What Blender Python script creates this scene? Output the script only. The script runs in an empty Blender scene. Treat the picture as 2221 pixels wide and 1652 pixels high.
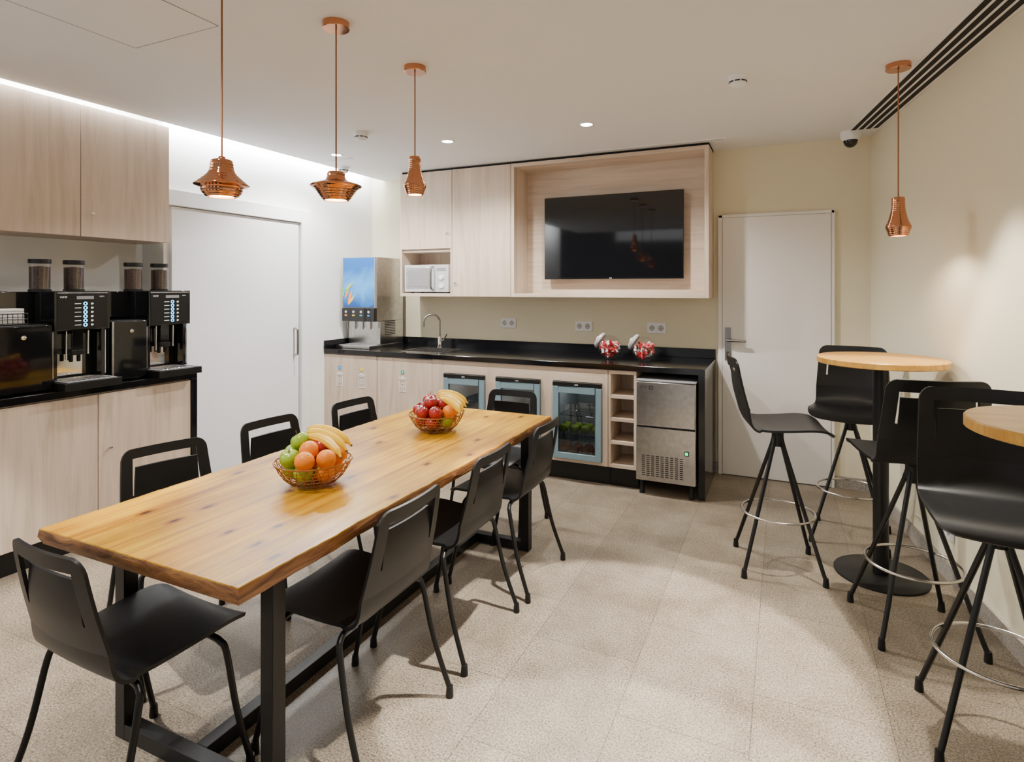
import bpy, bmesh, math, random
from mathutils import Vector, Matrix, Euler
random.seed(7)
R=math.radians
SC=bpy.context.scene
COL=SC.collection

# ------------------------------------------------------------ materials
def nmat(name):
    m=bpy.data.materials.new(name); m.use_nodes=True
    nt=m.node_tree; b=nt.nodes['Principled BSDF']
    return m,nt,b
def P(name,col,rough=.5,metal=0,coat=0,emit=None,es=0,trans=0,ior=1.45,alpha=1,noise=0,nscale=20,bump=0,bscale=200,spec=.5):
    m,nt,b=nmat(name)
    b.inputs['Base Color'].default_value=(*col,1)
    b.inputs['Roughness'].default_value=rough
    b.inputs['Metallic'].default_value=metal
    b.inputs['Coat Weight'].default_value=coat
    b.inputs['Transmission Weight'].default_value=trans
    b.inputs['IOR'].default_value=ior
    b.inputs['Alpha'].default_value=alpha
    b.inputs['Specular IOR Level'].default_value=spec
    if emit: 
        b.inputs['Emission Color'].default_value=(*emit,1); b.inputs['Emission Strength'].default_value=es
    if noise or bump:
        tc=nt.nodes.new('ShaderNodeTexCoord')
    if noise:
        n=nt.nodes.new('ShaderNodeTexNoise'); n.inputs['Scale'].default_value=nscale; n.inputs['Detail'].default_value=4
        nt.links.new(tc.outputs['Object'],n.inputs['Vector'])
        r=nt.nodes.new('ShaderNodeValToRGB')
        r.color_ramp.elements[0].position=.3; r.color_ramp.elements[1].position=.7
        r.color_ramp.elements[0].color=(*[c*(1-noise) for c in col],1)
        r.color_ramp.elements[1].color=(*[min(1,c*(1+noise)) for c in col],1)
        nt.links.new(n.outputs['Fac'],r.inputs['Fac']); nt.links.new(r.outputs['Color'],b.inputs['Base Color'])
    if bump:
        n=nt.nodes.new('ShaderNodeTexNoise'); n.inputs['Scale'].default_value=bscale
        nt.links.new(tc.outputs['Object'],n.inputs['Vector'])
        bp=nt.nodes.new('ShaderNodeBump'); bp.inputs['Strength'].default_value=bump; bp.inputs['Distance'].default_value=.002
        nt.links.new(n.outputs['Fac'],bp.inputs['Height']); nt.links.new(bp.outputs['Normal'],b.inputs['Normal'])
    return m
def thinglass(name,tint,refl=1.5,const=None):
    m,nt,b=nmat(name); nt.nodes.remove(b); L=nt.links.new
    out=[n for n in nt.nodes if n.type=='OUTPUT_MATERIAL'][0]
    t=nt.nodes.new('ShaderNodeBsdfTransparent'); t.inputs['Color'].default_value=(*tint,1)
    g=nt.nodes.new('ShaderNodeBsdfGlossy'); g.inputs['Roughness'].default_value=.02
    x=nt.nodes.new('ShaderNodeMixShader'); L(t.outputs[0],x.inputs[1]); L(g.outputs[0],x.inputs[2]); L(x.outputs[0],out.inputs['Surface'])
    if const is None:
        f=nt.nodes.new('ShaderNodeFresnel'); f.inputs['IOR'].default_value=refl; L(f.outputs[0],x.inputs[0])
    else: x.inputs[0].default_value=const
    return m
def mixc(nt,a,b_,fac=1,mode='MULTIPLY'):
    mx=nt.nodes.new('ShaderNodeMix'); mx.data_type='RGBA'; mx.blend_type=mode; mx.inputs['Factor'].default_value=fac
    nt.links.new(a,mx.inputs['A']); nt.links.new(b_,mx.inputs['B']); return mx.outputs['Result']
def wood(name,stops,scale,rough=.45,detail=6,knots=False,dist=1.2,bump=.05):
    m,nt,b=nmat(name); L=nt.links.new
    tc=nt.nodes.new('ShaderNodeTexCoord'); mp=nt.nodes.new('ShaderNodeMapping')
    mp.inputs['Scale'].default_value=scale
    src=tc.outputs['Object']
    if knots:
        # shift the grain from plank to plank
        sx=nt.nodes.new('ShaderNodeSeparateXYZ'); L(src,sx.inputs['Vector'])
        mt=nt.nodes.new('ShaderNodeMath'); mt.operation='MULTIPLY'; mt.inputs[1].default_value=4.6; L(sx.outputs['X'],mt.inputs[0])
        fl=nt.nodes.new('ShaderNodeMath'); fl.operation='FLOOR'; L(mt.outputs[0],fl.inputs[0])
        wn=nt.nodes.new('ShaderNodeTexWhiteNoise'); wn.noise_dimensions='1D'; L(fl.outputs[0],wn.inputs['W'])
        sc=nt.nodes.new('ShaderNodeVectorMath'); sc.operation='MULTIPLY_ADD'; sc.inputs[1].default_value=(0,9,5); L(wn.outputs['Color'],sc.inputs[0]); L(src,sc.inputs[2])
        src=sc.outputs['Vector']
    L(src,mp.inputs['Vector'])
    n=nt.nodes.new('ShaderNodeTexNoise'); n.inputs['Scale'].default_value=1; n.inputs['Detail'].default_value=detail
    n.inputs['Distortion'].default_value=dist; n.inputs['Roughness'].default_value=.62
    L(mp.outputs['Vector'],n.inputs['Vector'])
    r=nt.nodes.new('ShaderNodeValToRGB')
    while len(r.color_ramp.elements)<len(stops): r.color_ramp.elements.new(.5)
    for e,(p,c) in zip(r.color_ramp.elements,stops): e.position=p; e.color=(*c,1)
    L(n.outputs['Fac'],r.inputs['Fac'])
    out=r.outputs['Color']
    if knots:
        mp3=nt.nodes.new('ShaderNodeMapping'); mp3.inputs['Scale'].default_value=(60,1.6,20); L(src,mp3.inputs['Vector'])
        n3=nt.nodes.new('ShaderNodeTexNoise'); n3.inputs['Scale'].default_value=1; n3.inputs['Detail'].default_value=3; n3.inputs['Distortion'].default_value=.8; L(mp3.outputs['Vector'],n3.inputs['Vector'])
        r3=nt.nodes.new('ShaderNodeValToRGB'); r3.color_ramp.elements[0].position=.30; r3.color_ramp.elements[0].color=(.5,.36,.26,1); r3.color_ramp.elements[1].position=.50; r3.color_ramp.elements[1].color=(1,1,1,1); L(n3.outputs['Fac'],r3.inputs['Fac'])
        out=mixc(nt,out,r3.outputs['Color'],.8)
        n4=nt.nodes.new('ShaderNodeTexNoise'); n4.inputs['Scale'].default_value=3.2; n4.inputs['Detail'].default_value=6; L(tc.outputs['Object'],n4.inputs['Vector'])
        r4=nt.nodes.new('ShaderNodeValToRGB'); r4.color_ramp.elements[0].position=.36; r4.color_ramp.elements[0].color=(.78,.68,.54,1); r4.color_ramp.elements[1].position=.60; r4.color_ramp.elements[1].color=(1.06,1.05,1.03,1); L(n4.outputs['Fac'],r4.inputs['Fac'])
        out=mixc(nt,out,r4.outputs['Color'],1)
        mp2=nt.nodes.new('ShaderNodeMapping'); mp2.inputs['Scale'].default_value=(5.5,2.6,1); L(tc.outputs['Object'],mp2.inputs['Vector'])
        v=nt.nodes.new('ShaderNodeTexVoronoi'); v.inputs['Scale'].default_value=1.0; v.inputs['Randomness'].default_value=1; v.voronoi_dimensions='2D'
        L(mp2.outputs['Vector'],v.inputs['Vector'])
        sc2=nt.nodes.new('ShaderNodeSeparateColor'); L(v.outputs['Color'],sc2.inputs['Color'])
        gt=nt.nodes.new('ShaderNodeMath'); gt.operation='GREATER_THAN'; gt.inputs[1].default_value=.72; L(sc2.outputs['Red'],gt.inputs[0])
        ad=nt.nodes.new('ShaderNodeMath'); ad.operation='ADD'; L(v.outputs['Distance'],ad.inputs[0]); L(gt.outputs[0],ad.inputs[1])
        rr=nt.nodes.new('ShaderNodeValToRGB'); rr.color_ramp.elements[0].position=.028; rr.color_ramp.elements[0].color=(.12,.04,.012,1)
        rr.color_ramp.elements[1].position=.12; rr.color_ramp.elements[1].color=(1,1,1,1)
        k=rr.color_ramp.elements.new(.05); k.color=(.5,.32,.2,1)
        L(ad.outputs[0],rr.inputs['Fac'])
        out=mixc(nt,out,rr.outputs['Color'],.95)
        mr=nt.nodes.new('ShaderNodeMapRange'); mr.inputs['To Min'].default_value=.76; mr.inputs['To Max'].default_value=1.16
        L(wn.outputs['Value'],mr.inputs['Value'])
        out=mixc(nt,out,mr.outputs['Result'],1)
        fr=nt.nodes.new('ShaderNodeMath'); fr.operation='FRACT'; L(mt.outputs[0],fr.inputs[0])
        rf=nt.nodes.new('ShaderNodeValToRGB'); rf.color_ramp.elements[0].position=0; rf.color_ramp.elements[0].color=(.42,.3,.2,1); rf.color_ramp.elements[1].position=.014; rf.color_ramp.elements[1].color=(1,1,1,1); L(fr.outputs[0],rf.inputs['Fac'])
        out=mixc(nt,out,rf.outputs['Color'],.85)
    L(out,b.inputs['Base Color'])
    b.inputs['Roughness'].default_value=rough
    if bump:
        bp=nt.nodes.new('ShaderNodeBump'); bp.inputs['Strength'].default_value=bump; bp.inputs['Distance'].default_value=.01
        L(n.outputs['Fac'],bp.inputs['Height']); L(bp.outputs['Normal'],b.inputs['Normal'])
    return m
def floor_mat():
    m,nt,b=nmat('granite_tiles'); L=nt.links.new
    tc=nt.nodes.new('ShaderNodeTexCoord')
    mp=nt.nodes.new('ShaderNodeMapping'); mp.inputs['Rotation'].default_value=(0,0,R(90)); mp.inputs['Location'].default_value=(.15,.1,0)
    L(tc.outputs['Object'],mp.inputs['Vector'])
    br=nt.nodes.new('ShaderNodeTexBrick'); br.inputs['Scale'].default_value=1
    br.inputs['Brick Width'].default_value=.62; br.inputs['Row Height'].default_value=.43
    br.inputs['Mortar Size'].default_value=.0016; br.inputs['Mortar Smooth'].default_value=.3
    br.offset=.5
    br.inputs['Color1'].default_value=(.87,.865,.86,1); br.inputs['Color2'].default_value=(1.07,1.06,1.04,1); br.inputs['Mortar'].default_value=(.48,.46,.43,1)
    L(mp.outputs['Vector'],br.inputs['Vector'])
    n1=nt.nodes.new('ShaderNodeTexNoise'); n1.inputs['Scale'].default_value=135; n1.inputs['Detail'].default_value=5; n1.inputs['Roughness'].default_value=.88
    L(tc.outputs['Object'],n1.inputs['Vector'])
    r1=nt.nodes.new('ShaderNodeValToRGB'); e=r1.color_ramp.elements
    e[0].position=.39; e[0].color=(.060,.047,.034,1); e[1].position=.63; e[1].color=(.50,.43,.335,1)
    k=e.new(.485); k.color=(.245,.20,.150,1)
    L(n1.outputs['Fac'],r1.inputs['Fac'])
    n2=nt.nodes.new('ShaderNodeTexNoise'); n2.inputs['Scale'].default_value=2.6; n2.inputs['Detail'].default_value=8; n2.inputs['Roughness'].default_value=.66
    L(tc.outputs['Object'],n2.inputs['Vector'])
    r2=nt.nodes.new('ShaderNodeValToRGB'); r2.color_ramp.elements[0].position=.36; r2.color_ramp.elements[0].color=(.70,.67,.63,1)
    r2.color_ramp.elements[1].position=.63; r2.color_ramp.elements[1].color=(1.1,1.09,1.07,1)
    L(n2.outputs['Fac'],r2.inputs['Fac'])
    o=mixc(nt,r1.outputs['Color'],r2.outputs['Color']); o=mixc(nt,o,br.outputs['Color'])
    L(o,b.inputs['Base Color']); b.inputs['Roughness'].default_value=.38
    bp=nt.nodes.new('ShaderNodeBump'); bp.inputs['Strength'].default_value=.12; bp.inputs['Distance'].default_value=.002
    L(n1.outputs['Fac'],bp.inputs['Height']); L(bp.outputs['Normal'],b.inputs['Normal'])
    return m
M={}
M['floor']=floor_mat()
M['gran']=P('granite_skirting',(.33,.30,.26),.5,noise=.4,nscale=140)
M['wall']=P('cream_paint',(.80,.735,.55),.85,bump=.05)
M['wallL']=P('pale_paint',(.87,.87,.84),.85,bump=.05)
M['ceil']=P('ceiling_paint',(.84,.845,.87),.9,bump=.03)
M['white']=P('white_paint',(.88,.89,.90),.45)
M['doorw']=P('door_white',(.84,.85,.89),.5)
M['doorb']=P('door_offwhite',(.85,.82,.785),.5)
M['cab']=wood('pale_ash_laminate',[(.28,(.48,.365,.27)),(.5,(.62,.495,.385)),(.75,(.71,.585,.47))],(14,14,.9),.5,bump=.02)
M['cabH']=wood('pale_ash_laminate_horizontal',[(.28,(.48,.365,.27)),(.5,(.62,.495,.385)),(.75,(.71,.585,.47))],(.9,14,14),.5,bump=.02)
M['table']=wood('golden_pine',[(.25,(.36,.14,.004)),(.42,(.60,.30,.010)),(.58,(.76,.44,.018)),(.8,(.87,.59,.055))],(10,.7,8),.27,knots=True,dist=1.3,bump=.12)
M['tedge']=wood('dark_bark_edge',[(.3,(.10,.036,.013)),(.5,(.27,.105,.03)),(.75,(.50,.23,.06))],(10,5,40),.5,bump=.5)
M['bart']=wood('bar_top_pine',[(.3,(.38,.17,.025)),(.5,(.57,.29,.05)),(.75,(.70,.41,.09))],(3,24,8),.35)
M['blk']=P('black_plastic',(.007,.007,.0075),.38,bump=.06,bscale=500,spec=.4)
M['blkM']=P('black_powder_metal',(.007,.007,.007),.38,spec=.4)
M['blkG']=P('black_gloss',(.005,.005,.006),.07,coat=.4)
M['stone']=P('black_granite',(.004,.004,.005),.13,noise=.6,nscale=300)
M['steel']=P('brushed_steel',(.48,.47,.46),.23,1,noise=.12,nscale=30)
M['hsteel']=P('satin_handle_steel',(.36,.35,.34),.25,1)
M['silver']=P('silver_plastic',(.60,.61,.62),.35,.25)
M['chrome']=P('chrome',(.76,.76,.76),.07,1)
M['ring']=P('satin_nickel',(.62,.60,.57),.22,1)
M['copper']=P('polished_copper',(.56,.25,.13),.06,1)
M['wire']=P('copper_wire',(.36,.16,.05),.35,.6)
M['cord']=P('copper_fabric_cord',(.30,.115,.045),.6,noise=.3,nscale=400)
M['dark']=P('dark_void',(.008,.008,.008),.8)
M['grey']=P('grey_plastic',(.26,.26,.27),.5)
M['dgrey']=P('grey_liner',(.34,.36,.37),.5)
M['blue']=P('grey_blue_frame',(.19,.28,.33),.3)
M['glass']=thinglass('clear_glass',(.97,.975,.97),const=.07)
M['smoke']=thinglass('tinted_glass',(.66,.69,.70),1.8)
M['screen']=P('tv_screen',(.003,.003,.004),.05,coat=.4)
M['lamp']=P('lamp_emitter',(1,1,1),.5,emit=(.95,.98,1),es=200)
M['bulb']=P('warm_bulb',(1,.8,.6),.5,emit=(1,.8,.55),es=20)
M['led']=P('led_strip',(1,1,1),.5,emit=(.97,.99,1),es=30)
M['cyan']=P('cyan_light',(.1,.5,.8),.5,emit=(.1,.6,1),es=4)
M['green']=P('green_light',(0,.6,.2),.5,emit=(0,.9,.3),es=2)
M['txt']=P('white_print',(.90,.90,.90),.6)
M['txtd']=P('dark_print',(.03,.03,.03),.6)
M['blueS']=P('sticker_blue',(.03,.25,.7),.5)
M['yelS']=P('sticker_yellow',(.8,.62,.08),.5)
M['grnS']=P('sticker_green',(.02,.45,.3),.5)
M['orgS']=P('print_orange',(.9,.25,.03),.5,emit=(.9,.25,.03),es=.3)
M['leafS']=P('print_leaf',(.2,.5,.08),.5,emit=(.2,.5,.08),es=.3)
M['apr']=P('red_apple_skin',(.30,.012,.010),.22,noise=.6,nscale=14,coat=.3)
M['apg']=P('green_apple_skin',(.27,.42,.015),.25,noise=.25,nscale=14,coat=.3)
M['org']=P('orange_peel',(.88,.24,.002),.4,bump=.4,bscale=260)
M['ban']=P('banana_skin',(.85,.52,.01),.4,noise=.10,nscale=18)
M['bant']=P('banana_tip',(.12,.08,.02),.7)
M['bean']=P('coffee_beans',(.04,.018,.010),.5,noise=.9,nscale=120,bump=.8,bscale=90)
M['candy']=P('red_candy',(.60,.015,.025),.35)
M['candyw']=P('pale_candy',(.88,.78,.76),.4)
M['paper']=P('white_paper',(.85,.83,.80),.8)
M['plug']=P('socket_grey',(.52,.52,.51),.5)
def blue_panel():
    m,nt,b=nmat('backlit_blue_panel'); L=nt.links.new
    tc=nt.nodes.new('ShaderNodeTexCoord'); sx=nt.nodes.new('ShaderNodeSeparateXYZ'); L(tc.outputs['Generated'],sx.inputs['Vector'])
    n=nt.nodes.new('ShaderNodeTexNoise'); n.inputs['Scale'].default_value=2.5; n.inputs['Distortion'].default_value=1; L(tc.outputs['Generated'],n.inputs['Vector'])
    a=nt.nodes.new('ShaderNodeMath'); a.operation='MULTIPLY_ADD'; a.inputs[1].default_value=.5; L(n.outputs['Fac'],a.inputs[0]); L(sx.outputs['Z'],a.inputs[2])
    r=nt.nodes.new('ShaderNodeValToRGB'); r.color_ramp.elements[0].position=.3; r.color_ramp.elements[0].color=(.006,.07,.30,1)
    r.color_ramp.elements[1].position=1.1; r.color_ramp.elements[1].color=(.008,.12,.42,1)
    k=r.color_ramp.elements.new(.66); k.color=(.07,.32,.70,1)
    L(a.outputs[0],r.inputs['Fac']); L(r.outputs['Color'],b.inputs['Base Color']); L(r.outputs['Color'],b.inputs['Emission Color'])
    b.inputs['Emission Strength'].default_value=.40; b.inputs['Roughness'].default_value=.25
    return m
M['bpan']=blue_panel()

# ------------------------------------------------------------ builders
class B:
    def __init__(s): s.bm=bmesh.new(); s.m=[]; s.T=None
    def mi(s,m):
        m=M[m] if isinstance(m,str) else m
        if m not in s.m: s.m.append(m)
        return s.m.index(m)
    def _faces(s,vs,fs,m):
        if s.T is not None: vs=[s.T@Vector(v) for v in vs]
        V=[s.bm.verts.new(v) for v in vs]; i=s.mi(m)
        for f in fs:
            try:
                F=s.bm.faces.new([V[k] for k in f]); F.material_index=i; F.smooth=True
            except ValueError: pass
        return s
    def box(s,x0,x1,y0,y1,z0,z1,m):
        v=[(x0,y0,z0),(x1,y0,z0),(x1,y1,z0),(x0,y1,z0),(x0,y0,z1),(x1,y0,z1),(x1,y1,z1),(x0,y1,z1)]
        return s._faces(v,[(0,3,2,1),(4,5,6,7),(0,1,5,4),(1,2,6,5),(2,3,7,6),(3,0,4,7)],m)
    def lathe(s,c,prof,m,seg=32,axis='z',cap=True):
        vs=[];fs=[];n=len(prof)
        for (r,z) in prof:
            for k in range(seg):
                a=2*math.pi*k/seg; p=(r*math.cos(a),r*math.sin(a),z)
                if axis=='x': p=(p[2],p[0],p[1])
                if axis=='y': p=(p[1],p[2],p[0])
                vs.append((c[0]+p[0],c[1]+p[1],c[2]+p[2]))
        for i in range(n-1):
            for k in range(seg):
                k2=(k+1)%seg
                fs.append((i*seg+k,i*seg+k2,(i+1)*seg+k2,(i+1)*seg+k))
        if cap:
            if prof[0][0]>1e-5: fs.append(tuple(range(seg-1,-1,-1)))
            if prof[-1][0]>1e-5: fs.append(tuple((n-1)*seg+k for k in range(seg)))
        return s._faces(vs,fs,m)
    def cyl(s,c,r,h,m,axis='z',seg=24,r2=None):
        return s.lathe(c,[(r,0),(r if r2 is None else r2,h)],m,seg,axis)
    def tube(s,pts,r,m,seg=8,closed=False):
        pts=[Vector(p) for p in pts]; n=len(pts); vs=[];fs=[]
        rr=r if isinstance(r,(list,tuple)) else [r]*n
        N=None
        for i,p in enumerate(pts):
            if closed: t=(pts[(i+1)%n]-pts[i-1])
            else: t=pts[min(i+1,n-1)]-pts[max(i-1,0)]
            t.normalize()
            if N is None:
                N=t.orthogonal().normalized() if abs(t.z)>.9 else t.cross(Vector((0,0,1))).normalized()
            else:
                N=(N-t*N.dot(t)).normalized()
            Bn=t.cross(N)
            for k in range(seg):
                a=2*math.pi*k/seg
                vs.append(p+(N*math.cos(a)+Bn*math.sin(a))*rr[i])
        m_=n if closed else n-1
        for i in range(m_):
            j=(i+1)%n
            for k in range(seg):
                k2=(k+1)%seg
                fs.append((i*seg+k,i*seg+k2,j*seg+k2,j*seg+k))
        if not closed:
            fs.append(tuple(range(seg-1,-1,-1))); fs.append(tuple((n-1)*seg+k for k in range(seg)))
        return s._faces(vs,fs,m)
    def sphere(s,c,r,m,sc=(1,1,1),seg=20,rings=12):
        prof=[(max(1e-6,r*math.sin(math.pi*i/rings))*1,-r*math.cos(math.pi*i/rings)) for i in range(rings+1)]
        old=s.T; T=Matrix.Translation(c)@Matrix.Diagonal((*sc,1)); s.T=T if old is None else old@T
        s.lathe((0,0,0),prof,m,seg,cap=False); s.T=old; return s
    def prism(s,pts,z0,z1,m,ms=None):
        n=len(pts); vs=[(x,y,z0) for x,y in pts]+[(x,y,z1) for x,y in pts]
        s._faces(vs,[tuple(range(n-1,-1,-1)),tuple(range(n,2*n))],m)
        return s._faces(vs,[(i,(i+1)%n,n+(i+1)%n,n+i) for i in range(n)],ms or m)
    def done(s,name,parent=None,off=None,bevel=0,smooth=35,label=None,loc=None,rot=None,weld=True):
        bm=s.bm
        if weld: bmesh.ops.remove_doubles(bm,verts=bm.verts,dist=1e-5)
        bmesh.ops.recalc_face_normals(bm,faces=bm.faces)
        if off is not None: bmesh.ops.translate(bm,verts=bm.verts,vec=-Vector(off))
        me=bpy.data.meshes.new(name); bm.to_mesh(me); bm.free()
        for m in s.m: me.materials.append(m)
        me.set_sharp_from_angle(angle=R(smooth))
        o=bpy.data.objects.new(name,me); COL.objects.link(o)
        if parent: o.parent=parent
        if loc is not None: o.location=loc
        if rot is not None: o.rotation_euler=rot
        if bevel:
            md=o.modifiers.new('bevel','BEVEL'); md.width=bevel; md.segments=2; md.limit_method='ANGLE'; md.angle_limit=R(40)
        if label: o['label']=label
        return o
def tag(o,label,cat,group=None,kind=None):
    o['label']=label; o['category']=cat
    if group: o['group']=group
    if kind: o['kind']=kind
    return o
def root(name,loc,label,cat,rz=0,group=None):
    e=bpy.data.objects.new(name,None); e.empty_display_size=.1; COL.objects.link(e)
    e.location=loc; e.rotation_euler=(0,0,rz)
    return tag(e,label,cat,group)
def struct(o,label=None):
    o['kind']='structure'
    if label: o['label']=label
    return o
def clone(r,loc,rz,label=None):
    n=r.copy(); COL.objects.link(n); n.location=loc; n.rotation_euler=(0,0,rz)
    if label: n['label']=label
    def rec(a,b):
        for c in list(a.children):
            if c.name in done_: continue
            d=c.copy(); COL.objects.link(d); d.parent=b; done_.add(d.name); rec(c,d)
    done_=set(); rec(r,n); return n
def text(name,body,size,loc,rot,mat,parent=None,off=None,label=None,align='LEFT'):
    cu=bpy.data.curves.new('tmp','FONT'); cu.body=body; cu.size=size; cu.extrude=.0003; cu.align_x=align
    t=bpy.data.objects.new('tmp',cu); COL.objects.link(t)
    dg=bpy.context.evaluated_depsgraph_get(); dg.update()
    me=bpy.data.meshes.new_from_object(t.evaluated_get(dg)); bpy.data.objects.remove(t)
    me.materials.clear(); me.materials.append(M[mat])
    o=bpy.data.objects.new(name,me); COL.objects.link(o)
    o.location=Vector(loc)-(Vector(off) if off is not None else Vector((0,0,0))); o.rotation_euler=rot
    if parent: o.parent=parent
    if label: o['label']=label
    return o
def smoothpts(pts,n=6):
    pts=[Vector(p) for p in pts]; out=[]
    for i in range(len(pts)-1):
        p0=pts[max(i-1,0)];p1=pts[i];p2=pts[i+1];p3=pts[min(i+2,len(pts)-1)]
        for k in range(n):
            t=k/n
            out.append(.5*((2*p1)+(p2-p0)*t+(2*p0-5*p1+4*p2-p3)*t*t+(3*p1-p0-3*p2+p3)*t**3))
    out.append(pts[-1]); return out

# ------------------------------------------------------------ dimensions
YB=4.99; ZC=2.59; XL=-3.92; XA=-4.15
def xr(y): return .575+.1408*(YB-y)
RX=(R(90),0,R(90))   # text facing +X
RYN=(R(90),0,0)      # text facing -Y

# ------------------------------------------------------------ room shell
b=B(); b.box(-4.4,1.9,-1.6,5.2,-.1,0,'floor'); struct(b.done('floor'),'speckled beige granite floor tiles')
b=B(); b.box(-4.4,1.0,YB,YB+.15,0,2.85,'wall'); struct(b.done('wall_back'),'cream painted wall')
b=B(); b.prism([(XL,YB),(XL,2.7),(XA,2.7),(XA,-1.6),(XA-.2,-1.6),(XA-.2,YB)],0,2.85,'wallL'); struct(b.done('wall_left'),'pale painted wall with a recess')
b=B(); b.prism([(xr(YB),YB),(xr(YB)+.2,YB),(xr(-1.6)+.2,-1.6),(xr(-1.6),-1.6)],0,2.85,'wall'); struct(b.done('wall_right'),'cream painted wall')
b=B(); b.box(-3.76,1.9,-1.6,YB,ZC,ZC+.1,'ceil'); b.box(-4.35,-3.6,-1.6,YB,2.80,2.86,'white'); struct(b.done('ceiling'),'light grey plasterboard ceiling with a lit cove')
b=B(); b.box(.345,xr(YB),YB-.015,YB,0,.085,'gran'); b.box(-.50,-.475,YB-.015,YB,0,.085,'gran'); struct(b.done('baseboard_back'),'granite skirting')
b=B(); b.prism([(xr(YB)-.0,YB),(xr(-1.6),-1.6),(xr(-1.6)-.015,-1.6),(xr(YB)-.015,YB-.001)],0,.085,'gran'); struct(b.done('baseboard_right'),'granite skirting')
b=B(); b.box(-3.792,-3.762,-1.5,YB-.02,ZC+.045,ZC+.06,'led'); o=b.done('cove_light_strip'); 
tag(o,'white LED strip light fixed along the ceiling cove','light strip')
b=B(); g=.004
x0,x1,y0,y1=-2.72,-2.17,1.1,1.74
for (a,c,d,e) in [(x0,x1,y0,y0+g),(x0,x1,y1-g,y1),(x0,x0+g,y0,y1),(x1-g,x1,y0,y1)]: b.box(a,c,d,e,ZC-.0015,ZC,'grey')
b.box(x0+g,x1-g,y0+g,y1-g,ZC-.001,ZC,'ceil'); struct(b.done('trim_1'),'flush ceiling access hatch')

# back door
b=B(); DX0,DX1,DZ=-.455,.33,2.05
b.box(DX0+.012,DX1-.012,YB-.035,YB-.001,.006,DZ-.012,'doorb'); d=struct(b.done('door_1',bevel=.002),'white flush door')
b=B(); 
b.box(DX0-.02,DX0+.01,YB-.03,YB,0,DZ+.012,'doorb'); b.box(DX1-.01,DX1+.012,YB-.03,YB,0,DZ+.012,'doorb'); b.box(DX0-.02,DX1+.012,YB-.03,YB,DZ-.01,DZ+.012,'doorb')
struct(b.done('trim_2',bevel=.002),'thin white door frame')
b=B(); b.box(DX0+.030,DX0+.075,YB-.045,YB-.035,.91,1.17,'hsteel'); b.tube([(DX0+.052,YB-.04,1.07),(DX0+.052,YB-.085,1.07),(DX0+.075,YB-.09,1.07),(DX0+.19,YB-.09,1.068)],.011,'hsteel')
b.cyl((DX0+.052,YB-.05,.97),.009,.01,'dark',axis='y'); b.done('door_handle',parent=d,bevel=.001,label='satin steel lever handle with backplate')

# sliding door in left wall
b=B(); b.box(XL+.001,XL+.03,2.74,3.925,.01,2.055,'doorw'); d=struct(b.done('door_2',bevel=.002),'wide white sliding door')
b=B(); b.box(XL,XL+.055,3.94,4.05,0,2.17,'white'); b.box(XL,XL+.055,2.705,3.94,2.06,2.17,'white'); b.box(XL,XL+.035,4.05,4.075,0,2.18,'white')
struct(b.done('trim_3',bevel=.003),'white door casing')
b=B(); b.tube(smoothpts([(XL+.03,3.87,.90),(XL+.07,3.87,.905),(XL+.075,3.87,.93),(XL+.075,3.87,1.10),(XL+.07,3.87,1.125),(XL+.03,3.87,1.13)],4),.009,'hsteel')
b.done('door_handle',parent=d,label='satin steel bar pull handle')

# ------------------------------------------------------------ ceiling fittings
def downlight(x,y):
    r=root('downlight',(x,y,ZC),'round recessed ceiling spotlight, switched on','ceiling light',group='recessed ceiling spotlights')
    b=B(); b.lathe((0,0,0),[(.037,-.001),(.039,-.006),(.050,-.006),(.053,0)],'white',32,cap=False); b.done('trim_ring',parent=r)
    b=B(); b.cyl((0,0,-.004),.038,.003,'lamp'); b.done('lamp_lens',parent=r)
for x in (-3.37,-2.30,-1.21): downlight(x,3.82)
def smoke(x,y):
    r=root('smoke_detector',(x,y,ZC),'round white ceiling smoke detector','smoke detector',group='ceiling smoke detectors')
    b=B(); b.lathe((0,0,0),[(.052,0),(.052,-.012),(.046,-.016),(.046,-.03)],'white',32); b.done('base',parent=r)
    b=B(); b.lathe((0,0,0),[(.040,-.03),(.040,-.036),(.043,-.037),(.043,-.046),(.03,-.055),(.012,-.058)],'white',32)
    for k in range(8):
        a=k*math.pi/4; b.T=Matrix.Rotation(a,4,'Z'); b.box(.0402,.0445,-.012,.012,-.036,-.031,'dark'); b.T=None
    b.done('sensor_cap',parent=r)
smoke(-.218,3.29); smoke(-2.74,3.36); smoke(-3.66,4.24)
r=root('security_camera',(.43,4.80,ZC),'white dome security camera with dark lens dome','security camera')
b=B(); b.lathe((0,0,0),[(.065,0),(.066,-.03),(.06,-.05),(.048,-.062)],'white',32); b.done('housing',parent=r)
b=B(); b.lathe((0,0,0),[(.047,-.058),(.045,-.075),(.036,-.095),(.02,-.108),(.001,-.112)],'blkG',32); b.done('lens_dome',parent=r)
r=root('linear_air_vent',(.5,3.0,ZC),'long ceiling air vent with four black slots','air vent')
bf=B(); 
def vx(y,o): return xr(y)-.195+o
ya,yb_=-1.5,4.75
bf.prism([(vx(ya,0),ya),(vx(yb_,0),yb_),(vx(yb_,.185),yb_),(vx(ya,.185),ya)],ZC-.004,ZC,'ceil'); bf.done('frame',parent=r,off=(.5,3.0,ZC))
for k in range(4):
    bf=B(); o0=.012+k*.044
    bf.prism([(vx(ya,o0),ya),(vx(yb_-.015,o0),yb_-.015),(vx(yb_-.015,o0+.028),yb_-.015),(vx(ya,o0+.028),ya)],ZC-.006,ZC-.003,'dark')
    bf.done('slot',parent=r,off=(.5,3.0,ZC))
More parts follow.
